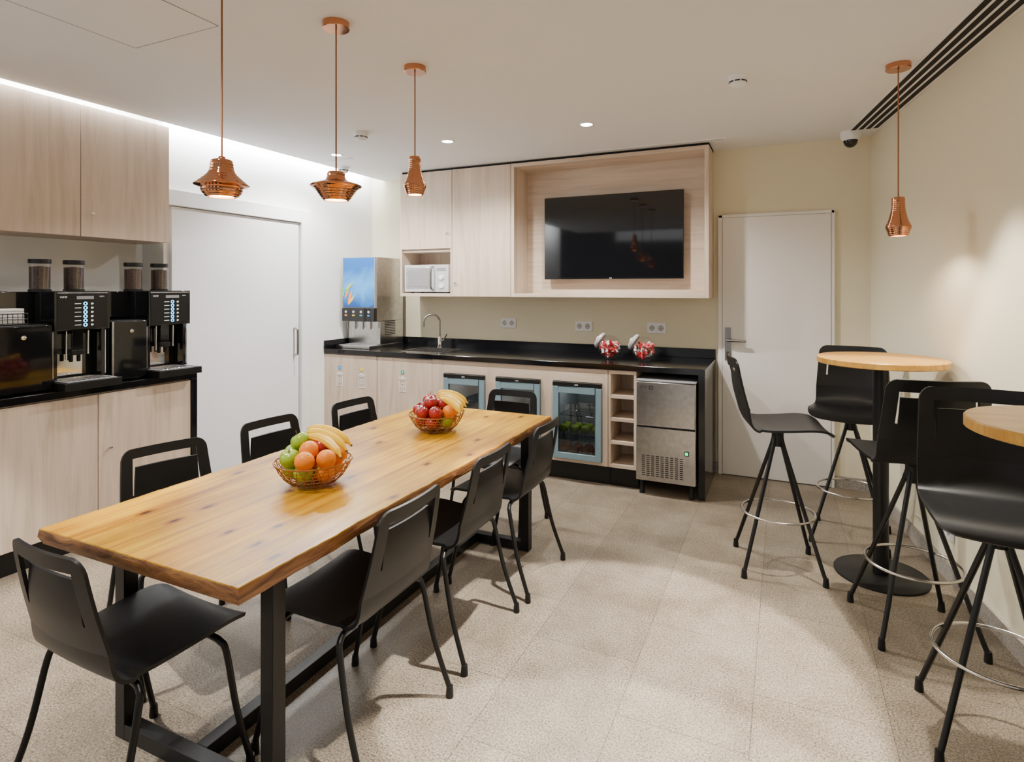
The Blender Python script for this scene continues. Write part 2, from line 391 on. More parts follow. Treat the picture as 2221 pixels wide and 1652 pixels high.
for nm,(x0,x1,y0,y1) in {'a':(-1.53,-.39,4.59,4.64),'b':(-3.70,-3.35,3.95,4.0)}.items():
    b=B(); b.box(x0,x1,y0,y1,ZC-.005,ZC,'white'); b.box(x0+.01,x1-.01,y0+.012,y0+.018,ZC-.0056,ZC-.004,'grey'); b.box(x0+.01,x1-.01,y1-.018,y1-.012,ZC-.0056,ZC-.004,'grey')
    o=b.done('air_grille'); tag(o,'slim white linear ceiling grille','air vent',group='slim ceiling grilles')

# ------------------------------------------------------------ pendants
def pendant(x,y,zt,prof,label,pw=10):
    r=root('pendant_lamp',(x,y,ZC),label,'pendant lamp',group='copper pendant lamps')
    h=zt-ZC
    b=B(); b.lathe((0,0,0),[(.055,0),(.055,-.026),(.053,-.028),(.001,-.028)],'copper',40); b.done('canopy',parent=r)
    b=B(); b.cyl((0,0,h),.0032,-h-.027,'cord',seg=8); b.done('cord',parent=r)
    pts=[Vector((p[0],0,p[1])) for p in prof]; sp=smoothpts(pts,10)
    out=[(.001,h+.001)]; H=prof[-1][1]
    for p in sp:
        rr=p.x
        if p.z<-.02 : rr+=.0007*math.sin(p.z*2*math.pi/.0095)
        out.append((max(rr,.004),h+p.z))
    lastr=out[-1][0]; out.append((lastr-.004,out[-1][1]+.001)); out.append((lastr-.004,out[-1][1]+.02))
    b=B(); b.lathe((0,0,0),out,'copper',48,cap=False); b.done('lamp_shade',parent=r,smooth=60)
    b=B(); b.lathe((0,0,0),[(lastr-.008,h+H+.006),(lastr-.006,h+H+.012)],'bulb',24); b.done('bulb',parent=r)
    L=bpy.data.lights.new('pendant_light','SPOT'); L.energy=pw; L.color=(1,.86,.68); L.shadow_soft_size=.02; L.spot_size=R(150); L.spot_blend=.5
    o=bpy.data.objects.new('pendant_light',L); COL.objects.link(o); o.location=(0,0,h+H-.004); o.parent=r
    return r
pA=[(.010,0),(.014,-.008),(.033,-.014),(.037,-.04),(.044,-.056),(.062,-.074),(.083,-.092),(.084,-.097),(.066,-.103),(.063,-.115),(.055,-.127),(.046,-.135)]
pB=[(.012,0),(.034,-.004),(.037,-.022),(.046,-.038),(.072,-.048),(.103,-.058),(.103,-.064),(.088,-.074),(.074,-.092),(.060,-.112),(.050,-.122)]
pC=[(.020,0),(.028,-.003),(.029,-.035),(.031,-.06),(.037,-.09),(.045,-.118),(.055,-.140),(.056,-.152),(.049,-.170),(.044,-.186),(.041,-.192)]
pendant(-1.695,1.37,1.917,pA,'copper pendant lamp with a flared brim and ribbed bowl')
pendant(-1.70,1.925,1.968,pB,'wide-brimmed ribbed copper pendant lamp')
pendant(-1.68,2.475,2.139,pC,'slim vase-shaped ribbed copper pendant lamp over the dining table')
pendant(.515,3.45,1.93,pC,'slim vase-shaped ribbed copper pendant lamp over the bar table',16)

# ------------------------------------------------------------ upper cabinets (back)
UF=4.66; UT=2.566; UB=1.405
def knob(parent,loc,axis,off):
    b=B(); 
    s=-1 if axis=='y' else 1
    b.lathe(loc,[(.004,0),(.004,s*.012),(.010,s*.014),(.010,s*.022),(.006,s*.024)],'chrome',16,axis=axis); return b.done('knob',parent=parent,off=off,label='small round chrome knob')
r0=(-3.04,4.8,UB)
r=root('wall_cabinet',r0,'pale ash wall cabinet with an open microwave shelf','cabinet')
b=B(); t=.02
b.box(-3.33,-3.31,UF+.02,YB-.002,UB,UT,'cab'); b.box(-2.778,-2.76,UF+.02,YB-.002,UB,UT,'cab'); b.box(-3.31,-2.778,UF+.02,YB-.002,UT-t,UT,'cab')
b.box(-3.31,-2.778,UF+.0,YB-.002,UB,UB+.03,'cabH'); b.box(-3.31,-2.778,UF+.02,YB-.002,1.82,1.845,'cabH'); b.box(-3.31,-2.778,YB-.02,YB-.002,UB+.03,UT-t,'cab')
b.box(-3.33,-3.312,UF,UF+.02,UB,1.845,'cab'); b.box(-2.776,-2.76,UF,UF+.02,UB,1.845,'cab')
b.done('body',parent=r,off=r0)
b=B(); b.box(-3.33,-2.762,UF,UF+.019,1.847,UT,'cab'); d=b.done('door',parent=r,off=r0,bevel=.0015); knob(d,(-2.81,UF,1.99),'y',r0)
r0=(-2.46,4.8,UB)
r=root('wall_cabinet',r0,'tall pale ash wall cabinet with a single door','cabinet')
b=B(); b.box(-2.758,-2.165,UF+.02,YB-.002,UB,UT,'cab'); b.done('body',parent=r,off=r0)
b=B(); b.box(-2.757,-2.167,UF,UF+.019,UB,UT,'cab'); d=b.done('door',parent=r,off=r0,bevel=.0015); knob(d,(-2.72,UF,1.53),'y',r0)
r0=(-1.34,4.8,UB)
r=root('television_niche',r0,'open pale ash box frame around the television','cabinet')
b=B(); b.box(-2.163,-2.135,UF,YB-.002,UB,UT,'cab'); b.done('side_panel',parent=r,off=r0)
b=B(); b.box(-.545,-.515,UF,YB-.002,UB,UT,'cab'); b.done('side_panel',parent=r,off=r0)
b=B(); b.box(-2.135,-.545,UF,YB-.002,UT-.03,UT,'cabH'); b.done('top_panel',parent=r,off=r0)
b=B(); b.box(-2.135,-.545,UF,YB-.002,UB,UB+.03,'cabH'); b.done('bottom_panel',parent=r,off=r0)
b=B(); b.box(-2.135,-.545,YB-.03,YB-.002,UB+.03,UT-.03,'cabH'); b.done('back_panel',parent=r,off=r0)
b=B(); b.box(-3.33,-.515,UF+.03,YB-.002,UT+.001,ZC-.001,'dark'); struct(b.done('gap_shade'),'dark strip in place of the shadow gap above the wall cabinets')  # dark block stands in for the shade between cabinets and ceiling
# TV
r0=(-1.33,4.90,1.55)
r=root('television',r0,'large flat black television mounted in the niche','television')
b=B(); b.box(-1.93,-.73,4.865,4.90,1.558,2.278,'blkG'); b.box(-1.6,-1.06,4.90,4.958,1.75,2.1,'dark'); b.done('casing',parent=r,off=r0,bevel=.004)
b=B(); b.box(-1.918,-.742,4.8635,4.866,1.578,2.266,'screen'); b.done('screen',parent=r,off=r0)
text('logo','LG',.016,(-1.33,4.8635,1.562),RYN,'txt',r,r0,'small LG logo',align='CENTER')
# microwave
r0=(-3.04,4.8,UB+.03)
r=root('microwave_oven',r0,'silver microwave oven with a mirrored door','microwave')
mx0,mx1,my0,my1,mz0,mz1=-3.285,-2.80,4.665,4.96,UB+.031,UB+.295
b=B(); b.box(mx0,mx1,my0+.02,my1,mz0+.008,mz1,'silver')
for fx in (mx0+.04,mx1-.04):
    for fy in (my0+.08,my1-.05): b.cyl((fx,fy,mz0),.012,.01,'dark')
b.done('body',parent=r,off=r0,bevel=.004)
b=B(); b.box(mx0,mx0+.335,my0,my0+.019,mz0+.01,mz1,'silver'); b.box(mx0+.02,mx0+.295,my0-.001,my0+.003,mz0+.04,mz1-.025,'steel'); b.box(mx0+.045,mx0+.270,my0-.002,my0+.003,mz0+.06,mz1-.045,'grey')
d=b.done('door',parent=r,off=r0,bevel=.002)
b=B(); b.tube(smoothpts([(mx0+.318,my0,mz0+.03),(mx0+.318,my0-.03,mz0+.05),(mx0+.318,my0-.033,mz0+.13),(mx0+.318,my0-.03,mz1-.04),(mx0+.318,my0,mz1-.02)],4),.010,'hsteel'); b.done('handle',parent=d,off=r0)
b=B(); b.box(mx0+.337,mx1,my0,my0+.019,mz0+.01,mz1,'silver'); 
b.box(mx0+.36,mx0+.46,my0-.0015,my0+.002,mz1-.06,mz1-.03,'grey')
for zz_ in (mz0+.145,mz0+.065): b.lathe((mx0+.41,my0,zz_),[(.024,0),(.022,-.012),(.001,-.013)],'white',24,axis='y')
b.done('control_panel',parent=r,off=r0)
# ------------------------------------------------------------ worktop back
WF=4.27; WT=.915; LF=4.30; WX1=-.497
hx0,hx1,hy0,hy1=-3.12,-2.72,4.40,4.74
b=B()
b.box(XL+.001,hx0,WF,YB-.002,WT-.04,WT,'stone'); b.box(hx1,WX1,WF,YB-.002,WT-.04,WT,'stone'); b.box(hx0,hx1,WF,hy0,WT-.04,WT,'stone'); b.box(hx0,hx1,hy1,YB-.002,WT-.04,WT,'stone')
b.box(XL+.001,WX1,YB-.02,YB-.002,WT,WT+.075,'stone'); b.box(XL+.001,XL+.02,WF,YB-.02,WT,WT+.075,'stone')
b.box(WX1-.045,WX1,WF,YB-.002,0,WT-.04,'stone')
o=b.done('kitchen_worktop',bevel=.002); tag(o,'continuous polished black stone worktop with upstand and end panel','worktop')
b=B()
b.box(hx0,hx0+.004,hy0,hy1,WT-.16,WT-.002,'steel'); b.box(hx1-.004,hx1,hy0,hy1,WT-.16,WT-.002,'steel'); b.box(hx0,hx1,hy0,hy0+.004,WT-.16,WT-.002,'steel'); b.box(hx0,hx1,hy1-.004,hy1,WT-.16,WT-.002,'steel'); b.box(hx0,hx1,hy0,hy1,WT-.165,WT-.16,'steel')
for (a,c,d_,e) in [(hx0-.012,hx1+.012,hy0-.012,hy0+.004),(hx0-.012,hx1+.012,hy1-.004,hy1+.012),(hx0-.012,hx0+.004,hy0,hy1),(hx1-.004,hx1+.012,hy0,hy1)]: b.box(a,c,d_,e,WT,WT+.003,'steel')
b.cyl(((hx0+hx1)/2,(hy0+hy1)/2,WT-.16),.03,.003,'chrome')
o=b.done('kitchen_sink'); tag(o,'small square stainless steel sink set in the worktop','sink')
# tap
r0=(-3.0,4.84,WT)
r=root('kitchen_tap',r0,'tall curved chrome mixer tap behind the sink','tap')
b=B(); b.lathe((0,0,0),[(.027,0),(.027,.008),(.022,.012),(.021,.09),(.014,.10)],'chrome',24); b.done('base',parent=r)
b=B(); pts=[(0,0,.09),(0,0,.24)]+[(-.055+.055*math.cos(a),-.055+.055*math.cos(a),.24+.075*math.sin(a)) for a in [math.pi*k/8 for k in range(1,9)]]+[(-.11,-.11,.20)]
b.tube(smoothpts(pts,3),.009,'hsteel',12); b.done('spout',parent=r)
b=B(); b.tube([(.02,0,.06),(.05,-.005,.075),(.085,-.01,.13)],[.007,.006,.005],'hsteel'); b.done('lever',parent=r)

# ------------------------------------------------------------ base cabinets (back)
def binsym(parent,x,z,col,off):
    y=LF-.021
    b=B(); b.cyl((x,y,z+.105),.019,-.0012,col,axis='y',seg=28); b.lathe((x,y-.0014,z+.105),[(.006,0),(.006,-.0006),(.001,-.0006)],'txt',16,axis='y'); b.done('sticker',parent=parent,off=off,label='small round coloured waste sorting sticker')
    b=B(); w=.036
    b.box(x-w-.003,x+w+.003,y-.0012,y,z+.048,z+.058,'txt'); b.box(x-.010,x+.010,y-.0012,y,z+.058,z+.066,'txt')
    q=.006
    b.box(x-w,x-w+q,y-.0012,y,z-.060,z+.042,'txt'); b.box(x+w-q,x+w,y-.0012,y,z-.060,z+.042,'txt'); b.box(x-w,x+w,y-.0012,y,z-.066,z-.060,'txt'); b.box(x-w,x+w,y-.0012,y,z+.036,z+.042,'txt')
    for k in range(3):
        T=Matrix.Translation((x,y,z-.012))@Matrix.Rotation(k*2*math.pi/3,4,'Y'); b.T=T
        b.box(-.014,.006,-.0012,0,.012,.019,'txt')
        b._faces([(.005,-.0012,.007),(.005,-.0012,.024),(.017,-.0012,.0155)],[(0,1,2)],'txt'); b.T=None
    b.done('bin_symbol',parent=parent,off=off,label='white recycling bin symbol')
def basecab(x0,x1,label,stick):
    r0=((x0+x1)/2,4.6,0)
    r=root('base_cabinet',r0,label,'cabinet',group='pale ash base cabinets')
    b=B(); b.box(x0,x1,LF,YB-.025,.15,WT-.17,'cab'); b.box(x0,x0+.018,LF,YB-.025,WT-.17,WT-.041,'cab'); b.box(x1-.018,x1,LF,YB-.025,WT-.17,WT-.041,'cab'); b.box(x0,x1,LF,LF+.018,WT-.17,WT-.041,'cab'); b.done('body',parent=r,off=r0)
    b=B(); b.box(x0,x1,LF+.04,LF+.06,0,.149,'blkM'); b.done('plinth',parent=r,off=r0)
    b=B(); b.box(x0+.002,x1-.002,LF-.02,LF-.001,.155,WT-.05,'cab'); d=b.done('door',parent=r,off=r0,bevel=.0015)
    for (x,c) in stick: binsym(d,x,.64,c,r0)
basecab(XL+.002,-3.313,'pale ash base cabinet with recycling symbols on the door',[(-3.735,'blueS'),(-3.483,'yelS')])
basecab(-3.311,-2.73,'pale ash base cabinet with one green recycling symbol',[(-3.033,'grnS')])
FR=[(-2.604,-2.217),(-2.116,-1.728),(-1.624,-1.232)]
r0=(-1.96,4.6,0)
r=root('fridge_housing',r0,'pale ash base unit framing three small fridges','cabinet')
b=B(); z0,z1=.15,WT-.041; fz0,fz1=.175,.765
xs=[-2.728]+[v for f in FR for v in f]+[-1.191]
for i in range(0,8,2): b.box(xs[i],xs[i+1]-(0 if i==6 else .002)+0,LF-.02,LF,z0,z1,'cab')
for f in FR: b.box(f[0]-.002,f[1],LF-.02,LF,fz1+.002,z1,'cabH'); b.box(f[0]-.002,f[1],LF-.02,LF,z0,fz0-.002,'cabH')
b.done('front_frame',parent=r,off=r0)
b=B(); b.box(-2.728,-1.191,LF+.04,LF+.06,0,.149,'blkM'); b.done('plinth',parent=r,off=r0)
b=B(); b.box(-2.728,-1.191,LF,YB-.03,.15,.165,'cab'); b.done('bottom_panel',parent=r,off=r0)
def fridge(x0,x1,label):
    r0=((x0+x1)/2,4.6,.166)
    r=root('mini_fridge',r0,label,'fridge',group='small glass-door fridges')
    x0+=.003;x1-=.003
    b=B()
    b.box(x0,x0+.02,LF-.01,4.85,.167,fz1,'dgrey'); b.box(x1-.02,x1,LF-.01,4.85,.167,fz1,'dgrey'); b.box(x0+.02,x1-.02,4.82,4.85,.167,fz1,'dgrey'); b.box(x0+.02,x1-.02,LF-.01,4.82,.167,.19,'dgrey'); b.box(x0+.02,x1-.02,LF-.01,4.82,fz1-.03,fz1,'blkM')
    b.done('body',parent=r,off=r0)
    b=B(); y0,y1=LF-.05,LF-.022; w=.045
    b.box(x0,x0+w,y0,y1,.18,fz1-.035,'blue'); b.box(x1-w,x1,y0,y1,.18,fz1-.035,'blue'); b.box(x0+w,x1-w,y0,y1,.18,.18+w,'blue'); b.box(x0+w,x1-w,y0,y1,fz1-.085,fz1-.035,'blue')
    b.box(x0,x1,y0,y1,fz1-.034,fz1,'blkM')
    d=b.done('door',parent=r,off=r0,bevel=.003)
    b=B(); b.box(x0+w,x1-w,y0+.012,y0+.016,.18+w,fz1-.085,'smoke'); b.done('door_glass',parent=d,off=r0,label='tinted glass pane')
    text('logo','cata',.018,((x0+x1)/2,y0-.001,fz1-.022),RYN,'txt',d,r0,align='CENTER')
    for k,z in enumerate((.35,.5)):
        b=B()
        for j in range(9): xx=x0+.03+j*(x1-x0-.06)/8; b.tube([(xx,LF,z),(xx,4.75,z)],.002,'chrome',6)
        for yy in (LF+.01,4.5,4.74): b.tube([(x0+.022,yy,z),(x1-.022,yy,z)],.003,'chrome',6)
        b.done('shelf',parent=r,off=r0)
    L=bpy.data.lights.new('fridge_light','POINT'); L.energy=1.6; L.shadow_soft_size=.03; o=bpy.data.objects.new('fridge_light',L); COL.objects.link(o); o.parent=r; o.location=Vector(((x0+x1)/2,4.42,.71))-Vector(r0)
for f,l in zip(FR,('grey-blue framed glass-door mini fridge','grey-blue framed glass-door mini fridge','grey-blue framed glass-door mini fridge filled with apples')): fridge(f[0],f[1],l)
# wine rack
r0=(-1.085,4.6,0)
r=root('wine_rack',r0,'narrow pale ash rack with four open cubbies','shelf')
b=B(); a0,a1=-1.187,-.978
b.box(a0,a0+.018,LF-.02,YB-.03,.15,z1,'cab'); b.box(a1-.018,a1,LF-.02,YB-.03,.15,z1,'cab'); b.box(a0+.018,a1-.018,4.60,4.62,.15,z1,'cab')
b.done('body',parent=r,off=r0)
zz=[.15,.325,.495,.665,.845]
for k,z in enumerate(zz):
    b=B(); b.box(a0+.019,a1-.019,LF-.02,4.599,z,z+(.022 if k<4 else z1-z),'cabH'); b.done('shelf',parent=r,off=r0)
b=B(); b.box(a0,a1,LF+.04,LF+.06,0,.149,'blkM'); b.done('plinth',parent=r,off=r0)
# ice machine
r0=(-.76,4.55,0)
r=root('ice_machine',r0,'stainless steel under-counter ice machine on black feet','ice machine')
i0,i1,iy=-.968,-.552,4.215
b=B(); b.box(i0,i1,iy+.02,4.80,.105,.815,'steel'); b.box(i0-.002,i1+.002,iy+.0,4.80,.815,.825,'grey'); b.done('body',parent=r,off=r0,bevel=.004)
for fx in (i0+.035,i1-.035):
    for fy in (iy+.06,4.74): 
        b=B(); b.lathe((fx,fy,0),[(.02,0),(.02,.01),(.014,.02),(.014,.105)],'blkM',16); b.done('foot',parent=r,off=r0)
b=B(); b.box(i0+.004,i1-.004,iy,iy+.019,.50,.812,'steel'); b.box(i0+.004,i1-.004,iy+.004,iy+.019,.490,.4995,'dark'); b.done('door',parent=r,off=r0,bevel=.004)
b=B(); b.box(i0+.004,i1-.004,iy,iy+.019,.11,.488,'steel')
for row in range(11):
    for c in range(9):
        b.box(i0+.045+c*.033,i0+.067+c*.033,iy-.0006,iy+.001,.145+row*.014,.151+row*.014,'dark')
b.done('louvre_panel',parent=r,off=r0,bevel=.0)
b=B(); b.box(i1-.075,i1-.045,iy-.006,iy,.315,.345,'dark'); b.box(i1-.070,i1-.050,iy-.008,iy-.005,.32,.34,'green'); b.done('switch',parent=r,off=r0,label='green lit power switch')
b=B(); b.box(i0+.02,i0+.135,iy-.0012,iy,.755,.795,'steel'); b.box(i0+.095,i0+.125,iy-.0022,iy-.001,.76,.788,'txtd'); b.box(i0+.102,i0+.118,iy-.003,iy-.002,.767,.781,'steel'); b.done('badge',parent=r,off=r0)
text('logo','ITV',.034,(i0+.028,iy-.0016,.763),RYN,'txtd',r,r0,'dark ITV lettering')

# sockets
def socket(loc,rz=0,dbl=True):
    r=root('power_socket',loc,'double white wall socket with round inserts','socket',rz,group='double wall sockets')
    b=B(); b.box(-.078,.078,-.010,0,-.045,.045,'white'); b.done('plate',parent=r,bevel=.003)
    for s in (-.037,.037):
        b=B(); b.box(s-.030,s+.030,-.0125,-.0095,-.032,.032,'white'); b.lathe((s,-.0125,0),[(.024,0),(.024,-.001),(.019,-.001),(.018,-.0002),(.001,-.0002)],'plug',24,axis='y',cap=False)
        for q in (-.009,.009): b.cyl((s+q,-.0122,0),.0038,-.002,'dark',axis='y',seg=10)
        b.box(s-.003,s+.003,-.0145,-.012,.015,.02,'dark'); b.box(s-.003,s+.003,-.0145,-.012,-.02,-.015,'dark')
        b.done('outlet',parent=r)
for x,z in ((-2.34,1.156),(-1.605,1.146),(-.968,1.147)): socket((x,YB,z))
socket((xr(3.66)-.001,3.66,.257),R(-82))
# candy jars
def jar(x,y):
    r=root('candy_jar',(x,y,WT),'tilted round glass candy jar with chrome lid','jar',group='glass candy jars')
    T=Matrix.Translation((0,0,.098))@Matrix.Rotation(R(-58),4,'Y')
    b=B(); b.T=T
    prof=[(.001,-.092),(.045,-.086),(.075,-.06),(.092,-.02),(.092,.02),(.078,.055),(.062,.072),(.062,.085)]
    b.lathe((0,0,0),prof,'glass',40,cap=False); b.T=None; b.lathe((0.005,0,0),[(.04,0),(.045,.008),(.03,.014)],'glass',24); b.done('glass_bowl',parent=r,smooth=60)
    b=B(); b.T=T; b.lathe((0,0,0),[(.066,.082),(.068,.088),(.066,.104),(.05,.112),(.02,.114),(.018,.125),(.001,.128)],'silver',32); b.done('lid',parent=r)
    o=B()
    for k in range(110):
        while True:
            p=Vector((random.uniform(-.08,.08),random.uniform(-.08,.08),random.uniform(-.08,.04)))
            if p.length<.076: break
        o.T=Matrix.Translation(p+Vector((x,y,WT+.098)))@Euler((random.random()*6,random.random()*6,random.random()*6)).to_matrix().to_4x4()
        o.box(-.015,.015,-.009,.009,-.005,.005,random.choice(['candy','candyw','candy','candy','candyw']))
    o.T=None
    q=o.done('wrapped_candies',weld=False,off=(x,y,WT)); q.location=(x,y,WT); tag(q,'red and white wrapped candies inside the glass jar','candy','candies in jars','stuff')
jar(-1.265,4.60); jar(-.985,4.57)

# ------------------------------------------------------------ juice dispenser
r0=(-3.67,4.7,WT)
r=root('drink_dispenser',r0,'stainless juice dispenser with a backlit blue front','drink dispenser')
dx0,dx1,dy0,dy1=-3.875,-3.49,4.48,4.93
b=B(); b.box(dx0,dx1,dy0+.03,dy1,1.165,1.776,'steel'); b.box(dx0,dx1,dy0+.085,dy1,WT+.026,1.165,'steel'); b.done('body',parent=r,off=r0,bevel=.004)
b=B(); b.box(dx0,dx1,dy0,dy0+.03,1.293,1.776,'grey'); b.box(dx0+.008,dx1-.008,dy0-.003,dy0+.001,1.30,1.77,'bpan'); b.done('front_panel',parent=r,off=r0,bevel=.002,label='backlit blue printed panel')
b=B()
yy=dy0-.005
def leaf(b,cx,cz,l,w,ang,m,y):
    pts=[]
    for k in range(12):
        t=k/11; pts.append((l*t,w*math.sin(math.pi*t)))
    for k in range(10,0,-1):
        t=k/11; pts.append((l*t,-w*math.sin(math.pi*t)))
    c,s=math.cos(ang),math.sin(ang)
    b._faces([(cx+p[0]*c-p[1]*s,y,cz+p[0]*s+p[1]*c) for p in pts],[tuple(range(len(pts)))],m)
leaf(b,dx0+.07,1.32,.15,.015,R(72),'orgS',yy); leaf(b,dx0+.075,1.32,.13,.010,R(52),'yelS',yy-.0006); leaf(b,dx0+.03,1.38,.10,.012,R(60),'orgS',yy-.0012); leaf(b,dx0+.03,1.43,.15,.011,R(48),'leafS',yy-.0018); leaf(b,dx0+.02,1.40,.09,.012,R(100),'leafS',yy-.0024); leaf(b,dx0+.035,1.47,.12,.008,R(32),'yelS',yy-.003)
b.done('printed_fruit',parent=r,off=r0)
b=B(); b.box(dx0,dx1,dy0-.01,dy0+.03,1.165,1.292,'blkG'); cpn=b.done('control_strip',parent=r,off=r0,bevel=.003)
for k in range(4):
    b=B(); x=dx0+.05+k*.09; b.cyl((x,dy0-.010,1.255),.012,-.004,'plug',axis='y'); b.box(x-.014,x+.014,dy0-.014,dy0-.01,1.215,1.228,['orgS','yelS','grnS','blueS'][k]); b.done('button',parent=cpn,off=r0)
    b=B(); b.cyl((x,dy0+.02,1.09),.007,.075,'hsteel'); b.done('nozzle',parent=r,off=r0)
b=B(); b.box(dx0-.005,dx1+.005,dy0-.09,dy0+.084,WT+.001,WT+.025,'steel'); b.box(dx0+.02,dx1-.02,dy0-.075,dy0+.07,WT+.024,WT+.028,'grey'); 
for k in range(14): b.box(dx0+.03+k*.023,dx0+.04+k*.023,dy0-.07,dy0+.065,WT+.028,WT+.031,'chrome')
b.box(dx0,dx1+.005,dy0+.085,dy1,WT+.001,WT+.025,'steel')
b.done('drip_tray',parent=r,off=r0,bevel=.002)
b=B()
for k in range(9): b.box(dx1-.0,dx1+.0015,dy0+.15,dy0+.32,1.03+k*.016,1.037+k*.016,'dark')
b.done('vent_grille',parent=r,off=r0)

# ------------------------------------------------------------ left coffee counter
CF=-3.57; CY1=2.675; CT=.92
ys=[.95,1.512,2.074,2.656]
for i in range(3):
    r0=(-3.85,(ys[i]+ys[i+1])/2,0)
    r=root('base_cabinet',r0,'pale ash base cabinet under the coffee counter','cabinet',group='coffee counter base cabinets')
    b=B(); b.box(XA+.002,CF-.03,ys[i]+.0005,ys[i+1]-.0005,.13,CT-.041,'cab'); b.done('body',parent=r,off=r0)
    b=B(); b.box(CF-.08,CF-.06,ys[i],ys[i+1],0,.129,'blkM'); b.done('plinth',parent=r,off=r0)
    b=B(); b.box(CF-.029,CF-.01,ys[i]+.002,ys[i+1]-.002,.135,CT-.05,'cab'); d=b.done('door',parent=r,off=r0,bevel=.0015)
    knob(d,(CF-.01,ys[i]+.06,.55),'x',r0)
b=B(); b.box(XA+.001,CF,.93,CY1,CT-.04,CT,'stone'); b.box(XA+.001,CF,ys[3]+.001,CY1+.02,0,CT-.04,'stone'); b.box(XA+.001,CF,CY1,CY1+.02,CT-.04,CT,'stone')
o=b.done('coffee_worktop',bevel=.002); tag(o,'polished black stone counter top with end panel','worktop')
UFX=-3.80
ys2=[.98,1.542,2.103,2.66]
for i in range(3):
    r0=(-3.97,(ys2[i]+ys2[i+1])/2,1.79)
    r=root('wall_cabinet',r0,'pale ash wall cabinet above the coffee machines','cabinet',group='coffee wall cabinets')
    b=B(); b.box(XA+.001,UFX-.021,ys2[i]+.0005,ys2[i+1]-.0005,1.79,2.575,'cab'); b.done('body',parent=r,off=r0)
    b=B(); b.box(UFX-.02,UFX,ys2[i]+.002,ys2[i+1]-.002,1.79,2.575,'cab'); d=b.done('door',parent=r,off=r0,bevel=.0015)
    knob(d,(UFX,ys2[i]+.055,1.93),'x',r0)

def coffee(y0,y1,yl,label):
    r0=(-3.8,(y0+y1)/2,CT)
    r=root('coffee_machine',r0,label,'coffee machine',group='black coffee machines')
    b=B(); b.box(-4.08,-3.74,y0,y1,CT+.012,1.46,'blkM'); b.box(-4.08,-3.80,yl,y0,1.30,1.46,'blkG')
    b.box(-3.74,-3.64,y0,y0+.03,CT+.05,1.25,'blkG'); b.box(-3.74,-3.64,y1-.03,y1,CT+.05,1.25,'blkG')
    b.box(-3.641,-3.637,y0+.004,y0+.010,CT+.06,1.24,'chrome'); b.box(-3.641,-3.637,y1-.010,y1-.004,CT+.06,1.24,'chrome')
    b.box(-3.74,-3.735,y0+.05,y1-.06,CT+.06,1.22,'chrome')
    for fy in (y0+.04,y1-.04):
        for fx in (-4.04,-3.78): b.cyl((fx,fy,CT),.018,.014,'blkM')
    b.done('body',parent=r,off=r0,bevel=.004)
    b=B(); b.box(-3.74,-3.61,y0,y1,1.245,1.465,'blkG'); b.box(-3.611,-3.607,y0+.012,y1-.012,1.25,1.455,'blkM'); b.box(-3.6075,-3.6055,y0+.012,y1-.012,1.452,1.4555,'chrome'); p=b.done('control_panel',parent=r,off=r0,bevel=.005)
    ym=y0+.155
    b=B(); b.box(-3.608,-3.606,ym-.045,ym+.045,1.418,1.436,'grey'); b.done('display',parent=p,off=r0)
    for k in range(6):
        z=1.393-k*.024
        b=B(); b.lathe((-3.607,ym,z),[(.0065,0),(.0065,.003),(.0105,.003),(.0105,0)],'cyan',20,axis='x',cap=False); b.done('button',parent=p,off=r0,label='glowing cyan ring button')
        b=B(); b.box(-3.6072,-3.6062,ym-.055,ym-.022,z-.0015,z+.0025,'txt'); b.done('printed_lettering',parent=p,off=r0)
        b=B(); b.box(-3.6072,-3.6062,ym+.03,ym+.04,z-.006,z+.005,'txt'); b.box(-3.6072,-3.6062,ym+.04,ym+.044,z-.003,z+.003,'txt'); b.done('printed_cup_icon',parent=p,off=r0)
    text('logo','WMF',.016,(-3.6065,y0+.025,1.425),RX,'txt',p,r0); text('model_lettering','1500 S',.010,(-3.6065,y1-.06,1.43),RX,'txt',p,r0)
    b=B(); yc=(y0+y1)/2
    b.box(-3.73,-3.66,yc-.03,yc+.03,1.13,1.245,'blkG'); b.cyl((-3.69,yc-.02,1.06),.010,.07,'blkM'); b.cyl((-3.69,yc+.02,1.06),.010,.07,'blkM'); b.box(-3.72,-3.655,yc-.035,yc+.035,1.10,1.13,'blkM'); b.cyl((-3.66,yc+.055,1.10),.006,.14,'chrome')
    b.cyl((-3.66,yc-.06,1.08),.005,.16,'chrome')
    b.done('spout',parent=r,off=r0,bevel=.003)
    b=B(); b.box(-3.74,-3.50,y0-.005,y1+.005,CT+.003,CT+.045,'blkM'); b.box(-3.72,-3.515,y0+.015,y1-.015,CT+.045,CT+.05,'grey')
    for k in range(9): b.box(-3.715,-3.52,y0+.03+k*.026,y0+.037+k*.026,CT+.05,CT+.053,'chrome')
    b.done('drip_tray',parent=r,off=r0,bevel=.004)
    for hy in (y0+.03,y0+.205):
        b=B(); b.lathe((-3.81,hy,1.46),[(.053,0),(.053,.014),(.046,.016)],'blkM',32); b.lathe((-3.81,hy,1.644),[(.051,-.024),(.053,-.022),(.053,0),(.001,.002)],'blkM',32); b.lathe((-3.81,hy,1.476),[(.0475,0),(.048,.10),(.048,.125),(.001,.13)],'bean',32)
        h=b.done('bean_hopper',parent=r,off=r0)
        b=B(); b.lathe((-3.81,hy,1.476),[(.0495,0),(.0505,.146)],'glass',32,cap=False); b.done('hopper_glass',parent=h,off=r0)
    return r
coffee(2.39,2.672,2.17,'black coffee machine beside the sliding door')
coffee(1.865,2.155,1.60,'black coffee machine with touch buttons and bean hoppers')
